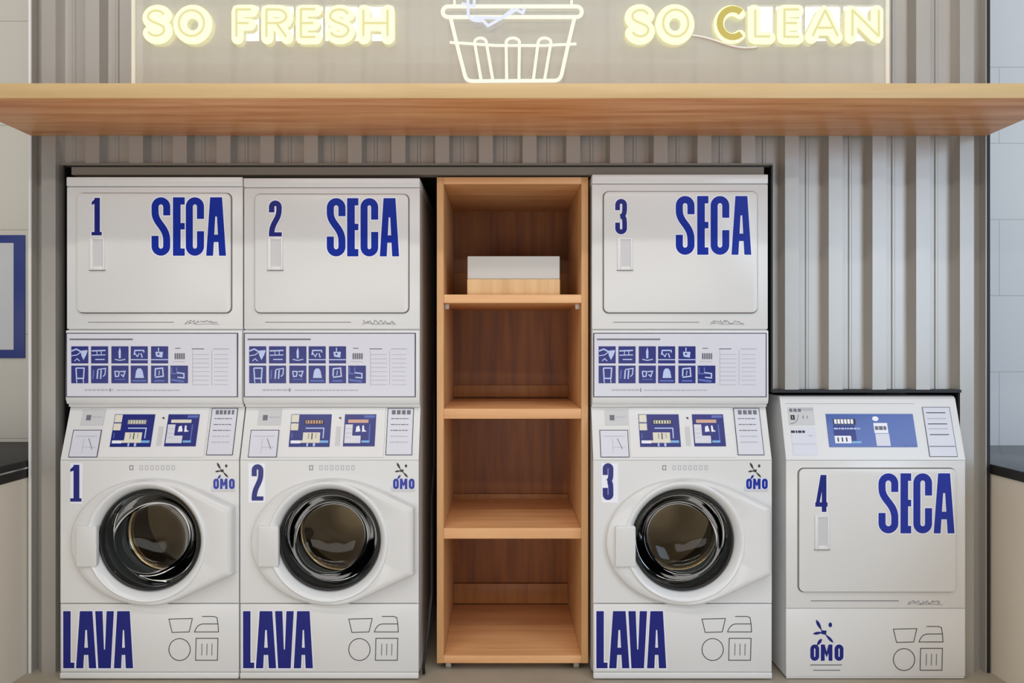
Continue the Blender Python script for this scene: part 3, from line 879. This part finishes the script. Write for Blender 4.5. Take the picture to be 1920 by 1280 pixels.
    mb = MB(); mb.lathe([(0.1880, Zf + 0.002), (0.1800, Zf + 0.010), (0.1650, Zf + 0.045), (0.1450, Zf + 0.085), (0.115, Zf + 0.110), (0.06, Zf + 0.120), (0.001, Zf + 0.122)], c3, 'Y', M['glass'], 96)
    mb.build('glass_bowl', door)
    mb = MB(); mb.lathe([(0.212, Zf + 0.012), (0.205, Zf + 0.05), (0.190, Zf + 0.075), (0.196, Zf + 0.09), (0.184, Zf + 0.11), (0.180, Zf + 0.13)], c3, 'Y', M['rubber'], 72); mb.build('door_gasket', t)
    mb = MB()
    mb.lathe([(0.160, Zf + 0.128), (0.153, Zf + 0.134), (0.150, Zf + 0.150), (0.156, Zf + 0.16)], (pc[0] + .012, 0, pc[1] + .004), 'Y', M['bronze'], 72)
    mb.lathe([(0.182, Zf + 0.129), (0.160, Zf + 0.130)], c3, 'Y', M['rubber'], 72)
    mb.lathe([(0.156, Zf + 0.16), (0.240, Zf + 0.19), (0.245, Zf + 0.50)], c3, 'Y', M['steel'], 48)
    for k in range(3):
        a = PI / 2 + 2 * PI * k / 3 + seed
        mb.lathe([(0.03, Zf + .2), (0.022, Zf + .48)], (pc[0] + .225 * math.cos(a), 0, pc[1] + .225 * math.sin(a)), 'Y', M['steel'], 16)
    mb.lathe([(0.245, Zf + 0.50), (0.19, Zf + 0.515), (0.12, Zf + 0.50), (0.112, Zf + 0.485), (0.06, Zf + 0.478), (0.001, Zf + 0.478)], c3, 'Y', M['drumback'], 48)
    mb.build('drum', t)
    # slanted control panel
    fr, n, depth = slanted(dx)
    mb = MB()
    mb.prism([(Zf, SZB), (SL_Z1, SZT), (SL_Z1 + 0.02, SZT), (Zf + 0.022, SZB)], Xa, Xb, 'X', M['white'])
    cp = mb.build('control_panel', t)
    def plate(name, rect, m, th_, border=None, par=cp):
        x0, y0, x1, y1 = rect
        q = MB(); c = [Vector(fr(*p)) for p in ((x0, y0), (x1, y0), (x1, y1), (x0, y1))]
        q.loops([[p for p in c], [p + n * th_ for p in c]], m, cap0=True, cap1=True, smooth=False)
        if border:
            b = 1.3
            c = [Vector(fr(*p)) for p in ((x0 - b, y0 - b), (x1 + b, y0 - b), (x1 + b, y1 + b), (x0 - b, y1 + b))]
            q.loops([[p for p in c], [p + n * (th_ - .0006) for p in c]], border, cap0=True, cap1=True, smooth=False)
        return q.build(name, par)
    face = plate('control_face', (193, 764, 388, 857), M['white2'], 0.004)
    S = lambda k: (lambda u, v: Vector(fr(u, v)) + n * k)
    def deco(k): return Decal(S(k), n)
    p = plate('price_label', (148, 768, 191, 797), M['paper2'], 0.0018)
    D = deco(0.0018); D.rect(157, 778, 166, 788, M['print'], 1); D.dashes(168, 188, 781, 2, M['faint'], 1, seed); D.build('price_print', p)
    p = plate('notice_card', (138, 807, 189, 856), M['paper'], 0.002, M['frame'])
    D = deco(0.002); D.rect(143, 817, 184, 818, M['faint'], 1); D.rect(160, 822, 160.8, 850, M['faint'], 1); D.rect(160, 838, 184, 838.8, M['faint'], 1)
    D.ribbon([(169, 822), (173, 830), (178, 842)], 1.2, M['print'], 1); D.build('card_print', p)
    p = plate('instruction_sticker', (211, 777, 287, 838), M['navy'], 0.0052)
    D = deco(0.0052)
    hi = M['cream'] if num == 1 else M['salmon'] if num == 2 else M['cream']
    D.rect(212, 778, 226, 792, M['cream'], 1); D.rect(212, 794, 226, 807, M['cream'], 1)
    D.rect(237, 787, 273, 796, M['print'] if num == 1 else M['line'], 1); D.rect(239, 788.5, 271, 794.5, hi, 2)
    for k in range(6): D.rect(241 + 5.2 * k, 789, 243 + 5.2 * k, 794, M['print'] if num == 1 else M['line'], 3)
    D.ribbon([(240, 803), (274, 803), (274, 822)], 2, M['icon'], 1)
    D.rect(236, 811, 268, 826, M['cream'], 1); D.rect(246, 813, 247.2, 823, M['print'], 2); D.rect(252, 812, 254, 824, M['line'], 2); D.rect(260, 813, 261, 822, M['print'], 2)
    D.rect(214, 826, 232, 831.5, M['halo'], 1); D.rect(232, 826, 268, 830.5, M['cream'], 1); D.rect(268, 826, 284, 830.5, M['sky'], 1)
    D.rect(244, 831, 247, 837, M['icon'], 1); D.rect(256, 831, 260, 837, M['icon'], 1); D.rect(215, 812, 216.6, 822, M['icon2'], 1)
    D.build('sticker_print', p)
    p = plate('payment_sticker', (312, 777, 371, 837), M['navy'], 0.0052)
    D = deco(0.0052)
    D.rect(349, 779, 369, 783.5, M['icon2'], 1); D.rect(319, 787, 357, 793, M['salmon'] if num > 1 else M['cream'], 1)
    D.rect(314, 796, 328, 831, M['paper'], 1); D.rect(328, 817, 344, 831, M['paper'], 1)
    for k in range(3): D.rect(315, 804 + 8 * k, 327, 804.8 + 8 * k, M['faint'], 2)
    D.poly([(335, 800), (340, 798), (343, 809), (334, 810)], M['halo'], 1); D.poly([(346, 798), (349, 798), (350, 806), (355, 809), (346, 810)], M['halo'], 1)
    D.rect(359, 796, 361, 826, M['icon2'], 1); D.rect(346, 826, 361, 830, M['sky'], 1)
    D.build('sticker_print', p)
    D = deco(0.0045); D.poly([(300, 783), (305, 782), (305, 787)], M['black'], 1); D.rect(297, 800, 306, 836, M['paper2'], 1); D.build('coin_slot', face)
    p = plate('tariff_plate', (393, 766, 440, 852), M['paper'], 0.002, M['frame'])
    D = deco(0.002)
    for k in range(4 if num != 1 else 5): D.rect(400 + (9.5 if num != 1 else 7.6) * k, 769, 407 + (9.5 if num != 1 else 7.2) * k - (0 if num != 1 else 1), 777, M['print'], 1)
    for k in range(5): D.dashes(399, 432, 784 + 11 * k, 1.6, M['faint' if k > 2 else 'print'], 1, seed + k)
    D.build('plate_print', p)
    # dryer body
    zc = PZ(617, Zd)                      # seam between dryer front and console
    fz0 = PZ(760, Zd)
    mb = MB(); mb.box(Xa + .001, Xb - .001, Zd + 0.012, yb, SZT + 0.001, ztop - 0.004, M['white']); mb.build('dryer_cabinet', t)
    mb = MB(); mb.box(Xa, Xb, Zd - 0.004, yb + 0.002, PZ(350 + ttop, Zd) + .0012, ztop, M['white'], 0.003); mb.build('top_cap', t)
    mb = MB(); mb.box(Xa, Xb, Zd, Zd + 0.012, zc + 0.001, PZ(350 + ttop, Zd) - .0012, M['white'], 0.0015); df = mb.build('dryer_front', t)
    fd = lambda u, v: (PX(u, Zd) + dx, Zd, PZ(v, Zd))
    D = Decal(fd, (0, -1, 0)); D.rect(165, 603.4, 326, 604.6, M['print'], 1); D.build('trim_line', df)
    D = Decal(fd, (0, -1, 0)); squiggle(D, 349, 408, 604, seed); D.build('script_mark', df)
    dd = {1: (0, 0), 2: (1, 2), 3: (-1, -3)}[num]
    seca = {1: ((287, 322), (327, 349), (351, 385), (389, 426)), 2: ((282, 317), (320, 341), (345, 378), (381, 417)), 3: ((281, 316), (321, 342), (346, 381), (385, 422))}[num]
    nbx = {1: (175, 372, 194, 442), 2: (174, 377, 198, 444), 3: (168, 374, 190, 440)}[num]
    dryer_door(t, Zd, dx, (147, 363 + dd[1], 434, 586), str(num), nbx, seca, (371 + dd[1] * .8, 480 + dd[1] * .6), (172, 446, 200, 507))
    # console with instruction plate
    mb = MB()
    zl1 = PZ(757, Zd)
    mb.prism([(Zd - 0.008, PZ(619, Zd)), (Zd - 0.010, PZ(748, Zd)), (Zd - 0.002, zl1), (Zd + 0.03, zl1 - 0.002), (Zd + 0.03, PZ(619, Zd))], Xa, Xb, 'X', M['white2'], 0.003)
    con = mb.build('console', t)
    zz = Zd - 0.0102
    mb = MB(); X = lambda u: PX(u, Zd) + dx
    x1 = 448 if num < 3 else 451
    mb.box(X(127), X(x1), zz - 0.001, zz + .004, PZ(744, Zd), PZ(624, Zd), M['frame']); mb.box(X(129), X(x1 - 2), zz - 0.002, zz + .003, PZ(742.5, Zd), PZ(625.6, Zd), M['paper'])
    pl = mb.build('instruction_plate', con)
    D = Decal(lambda u, v: (PX(u, Zd) + dx, zz - 0.002, PZ(v, Zd)), (0, -1, 0)); pictograms(D, seed); D.build('pictograms', pl)
    return t

stacked_machine(1, M1X, 'white stacked washer and dryer tower marked with blue number 1, leftmost of the machines', 1)
stacked_machine(2, PX(450, 2.94), 'white stacked washer and dryer tower marked with blue number 2, left of the oak shelving', 2, 2)
stacked_machine(3, PX(1112, 2.94), 'white stacked washer and dryer tower marked with blue number 3, beside the low dryer', 3, -5)

# ------------------------------------------------------------------ fourth machine: single dryer
def single_dryer():
    Zf = 2.94
    X0, X1 = PX(1474, Zf), PX(1810, Zf)
    t = thing('tumble_dryer', 'low white single dryer marked with blue number 4', 'dryer', ((X0 + X1) / 2, 3.33, 0))
    zk = PZ(1268, Zf); zp = PZ(1140, Zf); zb = SZB; ztp = 1.112; yb = 3.70
    mb = MB()
    mb.prism([(Zf + 0.012, 0.01), (Zf + 0.012, zb), (SL_Z1 + 0.006, ztp - .006), (SL_Z1 + .02, ztp), (yb, ztp), (yb, 0.01)], X0 + .001, X1 - .001, 'X', M['white'])
    mb.build('cabinet', t)
    mb = MB(); mb.box(X0 + .003, X1 - .003, Zf + 0.004, Zf + 0.012, 0.004, zk - .001, M['white']); mb.build('plinth', t)
    mb = MB(); mb.box(X0, X1, Zf, Zf + 0.012, zk, zp - .0015, M['white'], .002); lp = mb.build('service_panel', t)
    f = lambda u, v: (PX(u, Zf), Zf, PZ(v, Zf))
    D = Decal(f, (0, -1, 0)); logo(D, 1519, 1163, 0.99, M['navy'], M['navy'], True); D.build('logo', lp)
    D = Decal(f, (0, -1, 0)); care_icons(D, 1675, 1175, 46, 44); D.build('care_symbols', lp)
    mb = MB(); mb.box(X0, X1, Zf, Zf + 0.012, zp, zb - .0015, M['white'], .002); fp = mb.build('front_panel', t)
    D = Decal(f, (0, -1, 0)); D.rect(1520, 1125.4, 1685, 1126.8, M['print'], 1); D.build('trim_line', fp)
    D = Decal(f, (0, -1, 0)); squiggle(D, 1704, 1764, 1129, 9); D.build('script_mark', fp)
    dryer_door(t, Zf, 0, (1497, 878, 1790, 1108), '4', (1526, 889, 1549, 958), ((1644, 1681), (1685, 1705), (1709, 1744), (1747, 1786)), (886, 998), (1525, 964, 1552, 1028))
    # slanted panel
    fr, n, depth = slanted(0.0, zb, ztp)
    mb = MB(); mb.prism([(Zf, zb), (SL_Z1 - 0.004, ztp - 0.012), (SL_Z1 + 0.004, ztp - 0.002), (SL_Z1 + 0.02, ztp + .002), (SL_Z1 + .02, ztp - .03), (Zf + 0.02, zb)], X0, X1, 'X', M['white'])
    cp = mb.build('control_panel', t)
    def plate(name, rect, m, th_, border=None, par=cp):
        x0, y0, x1, y1 = rect
        q = MB(); c = [Vector(fr(*p)) for p in ((x0, y0), (x1, y0), (x1, y1), (x0, y1))]
        q.loops([[p for p in c], [p + n * th_ for p in c]], m, cap0=True, cap1=True, smooth=False)
        if border:
            b = 1.3; c = [Vector(fr(*p)) for p in ((x0 - b, y0 - b), (x1 + b, y0 - b), (x1 + b, y1 + b), (x0 - b, y1 + b))]
            q.loops([[p for p in c], [p + n * (th_ - .0006) for p in c]], border, cap0=True, cap1=True, smooth=False)
        return q.build(name, par)
    deco = lambda k: Decal(lambda u, v: Vector(fr(u, v)) + n * k, n)
    D = deco(0.0005); D.rect(1478, 756, 1722, 757.2, M['faint'], 1); D.build('panel_line', cp)
    p = plate('price_label', (1481, 763, 1530, 797), M['paper2'], 0.0018)
    D = deco(0.0018)
    for k in range(3): D.rect(1484 + 8 * k, 766, 1490 + 8 * k, 772, M['print'], 1)
    D.rect(1506, 765, 1529, 770, M['faint'], 1); D.rect(1485, 778, 1493, 787, M['line'], 1); D.rect(1488, 780, 1489.5, 785, M['faint'], 2)
    D.ribbon(bez((1500, 777), (1499, 790), (1492, 794), (1483, 794), 8), 1.1, M['print'], 1); D.rect(1508, 779, 1509.5, 785, M['print'], 1); D.rect(1516, 779, 1517.2, 785, M['print'], 1)
    D.build('price_print', p)
    p = plate('notice_card', (1483, 801, 1529, 853), M['paper'], 0.0018)
    D = deco(0.0018); D.dashes(1483, 1509, 807, 4.5, M['line'], 1, 5); D.rect(1515, 816, 1523, 817.5, M['faint'], 1); D.rect(1484, 832, 1528, 832.7, M['faint'], 1); D.build('card_print', p)
    p = plate('control_display', (1552, 776, 1716, 838), M['display'], 0.003)
    D = deco(0.003)
    D.rect(1564, 785, 1606, 796, M['line'], 1)
    for k in range(6): D.rect(1566 + 6.2 * k, 786, 1570.6 + 6.2 * k, 794.5, M['halo'], 2)
    D.rect(1563, 797, 1604, 830, M['navy'], 1); D.dashes(1564, 1614, 802, 3, M['icon'], 2, 8); D.rect(1563, 817, 1594, 831, M['halo'], 2)
    for k in range(3): D.rect(1568 + 8 * k, 820, 1570.4 + 8 * k, 828, M['line'], 3)
    D.rect(1595, 827, 1612, 831, M['sky'], 2)
    D.disc(1644, 785, 6, 4.5, M['halo'], 1); D.rect(1639, 793, 1665, 812, M['halo'], 1); D.dashes(1641, 1662, 799, 7, M['print'], 2, 3)
    D.rect(1640, 813, 1666, 836, M['paper'], 1); D.rect(1690, 834, 1715, 836, M['icon2'], 1)
    D.build('display_print', p)
    p = plate('vent_plate', (1737, 764, 1787, 855), M['paper'], 0.0025, M['print'])
    D = deco(0.0025)
    for y, m in ((773, 'line'), (784, 'faint'), (794, 'line'), (803, 'faint'), (814, 'line'), (836, 'print')): D.rect(1742 if y < 830 else 1738, y, 1778 if y < 830 else 1786, y + 1.5, M[m], 1)
    D.build('plate_print', p)
single_dryer()

# ------------------------------------------------------------------ tall shelving unit on casters
ZS = 3.016
XA, XB = PX(819, ZS), PX(1103, ZS)
zt, zb = PZ(332, ZS), PZ(1243, ZS)
YB = 3.64; pt = 0.028
t = thing('shelving_unit', 'tall open oak shelving unit on casters between the machines', 'shelf unit', ((XA + XB) / 2, 3.3, 0))
for a in (XA, XB - pt):
    mb = MB(); mb.box(a, a + pt, ZS, YB, zb, zt, M['carcass'], .0015); mb.build('side_panel', t)
mb = MB(); mb.box(XA + pt, XB - pt, ZS, YB, zt - pt, zt, M['shelfwood'], .0015); mb.build('top_panel', t)
mb = MB(); mb.box(XA + pt, XB - pt, ZS, YB, zb, zb + pt * 1.1, M['shelfwood'], .0015); mb.build('bottom_panel', t)
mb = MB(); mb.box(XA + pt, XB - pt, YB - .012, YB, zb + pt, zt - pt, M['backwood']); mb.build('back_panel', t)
SH = ((PZ(568, ZS), PZ(552, ZS), ZS - 0.002), (PZ(785, ZS), PZ(766, ZS), ZS + 0.002), (PZ(1010, ZS), PZ(990, ZS), ZS + 0.002))
for z0, z1, y in SH:
    mb = MB(); mb.box(XA + pt - .001 * (y > ZS) + .0005, XB - pt, y, YB - .013, z0, z1, M['shelfwood'], .002); mb.build('shelf', t)
YR = YB - .03
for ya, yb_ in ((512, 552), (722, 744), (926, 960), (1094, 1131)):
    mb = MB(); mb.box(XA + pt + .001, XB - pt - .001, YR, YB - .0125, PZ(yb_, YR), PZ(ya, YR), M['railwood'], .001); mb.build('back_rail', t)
for x in (XA + pt, XB - pt):
    s = 1 if x < 0 else -1
    mb = MB(); mb.lathe([(0.006, x), (0.006, x + s * .012)], (0, 3.10, SH[0][0] - .008), 'X', M['white2'], 12, True, True)
    mb.box(min(x, x + s * .016), max(x, x + s * .016), 3.094, 3.106, SH[0][0] - .02, SH[0][0], M['white2'], .001); mb.build('shelf_pin', t)
for x in (XA + .045, XB - .045):
    for y in (ZS + .04, YB - .06):
        mb = MB(); mb.box(x - .022, x + .022, y - .02, y + .02, zb - .004, zb, M['black'])
        mb.box(x - .024, x - .0145, y - .016, y + .016, .010, zb - .004, M['black']); mb.box(x + .0145, x + .024, y - .016, y + .016, .010, zb - .004, M['black'])
        c = mb.build('caster', t)
        mb = MB(); mb.lathe([(0.011, x - .012), (0.0145, x - .009), (0.0145, x + .009), (0.011, x + .012)], (0, y, .0145), 'X', M['wheel'], 24, True, True); mb.build('wheel', c)

# box standing on the top shelf
zs = SH[0][1]; yb0 = 3.075
bx0, bx1 = PX(876, yb0), PX(1050, yb0)
t = thing('storage_box', 'low wooden box with white upper half on the top shelf', 'box', ((bx0 + bx1) / 2, 3.2, zs))
zm = PZ(523, yb0); ztt = PZ(480, yb0)
mb = MB(); mb.box(bx0, bx1, yb0, yb0 + .26, zs + .0005, zm, M['boxwood'], .002); mb.build('base', t)
mb = MB(); mb.box(bx0 + .001, bx1 - .001, yb0 - .001, yb0 + .261, zm + .0005, ztt, M['lid'], .003); mb.build('lid', t)

# cable hanging beside machine 2 down to the floor
origin()
mb = MB()
xc = -0.292
pts = [(xc, 3.25, 1.2), (xc + .004, 3.2, .8)] + [(xc - .002 + .012 * u, 3.15 - .12 * u, .8 - .62 * u) for u in (.2, .4, .6, .8)] + [(xc + .004, 3.03, .26), (xc - .003, 3.005, .17), (xc - .012, 2.985, .09), (xc - .018, 2.975, .04), (xc - .017, 2.975, .008)]
mb.tube([Vector(p) for p in pts], 0.006, M['cable'], 8, plane=(1, 0, 0))
tag(mb.build('cable'), 'black cable hanging in the gap beside the shelving unit', 'cable')

# ------------------------------------------------------------------ side counters and poster
def counter(x_in, x_out, label, edge_left):
    t = thing('side_counter', label, 'counter', ((x_in + x_out) / 2, 2.6, 0))
    a, b = min(x_in, x_out), max(x_in, x_out)
    zt_ = .8385 if not edge_left else .905 - 0.05
    zu = .800 if not edge_left else .785
    mb = MB(); mb.box(a, b, 1.9, ZB - .001, zu, zt_, M['counter'] if not edge_left else M['black'], .003)
    top = mb.build('countertop', t)
    if edge_left:
        mb = MB(); mb.box(b - .002, b + .002, 1.9, ZW, .822, .828, M['silver']); mb.build('metal_strip', top)
    else:
        mb = MB(); mb.box(a - .002, a + .002, 1.9, ZW - .001, zu, zt_ - .003, M['black']); mb.build('edge_face', top)
    o = .004 if edge_left else -.004
    mb = MB(); mb.box(a + (0 if edge_left else .004), b - (.004 if edge_left else 0), 1.95, ZB - .001, .0, zu - .001, M['cab']); mb.build('cabinet', t)
counter(XL - .014, -3.0, 'black topped beige counter at the left edge', True)
counter(XR + .018, 3.0, 'dark blue topped beige counter at the right edge', False)

px1 = PX(48, ZB); px0 = px1 - .62
z1, z0 = PZ(441, ZB), PZ(671, ZB)
t = thing('wall_poster', 'blue bordered white poster on the left wall', 'poster', ((px0 + px1) / 2, ZB, z0))
mb = MB(); mb.box(px0, px1, ZB - .008, ZB - .0005, z0, z1, M['poster_blue'], .001); p = mb.build('poster_sheet', t)
mb = MB(); mb.box(px0 + .05, px1 - .052, ZB - .0095, ZB - .0075, z0 + .04, z1 - .038, M['poster_white'])
q = mb.build('poster_panel', p)
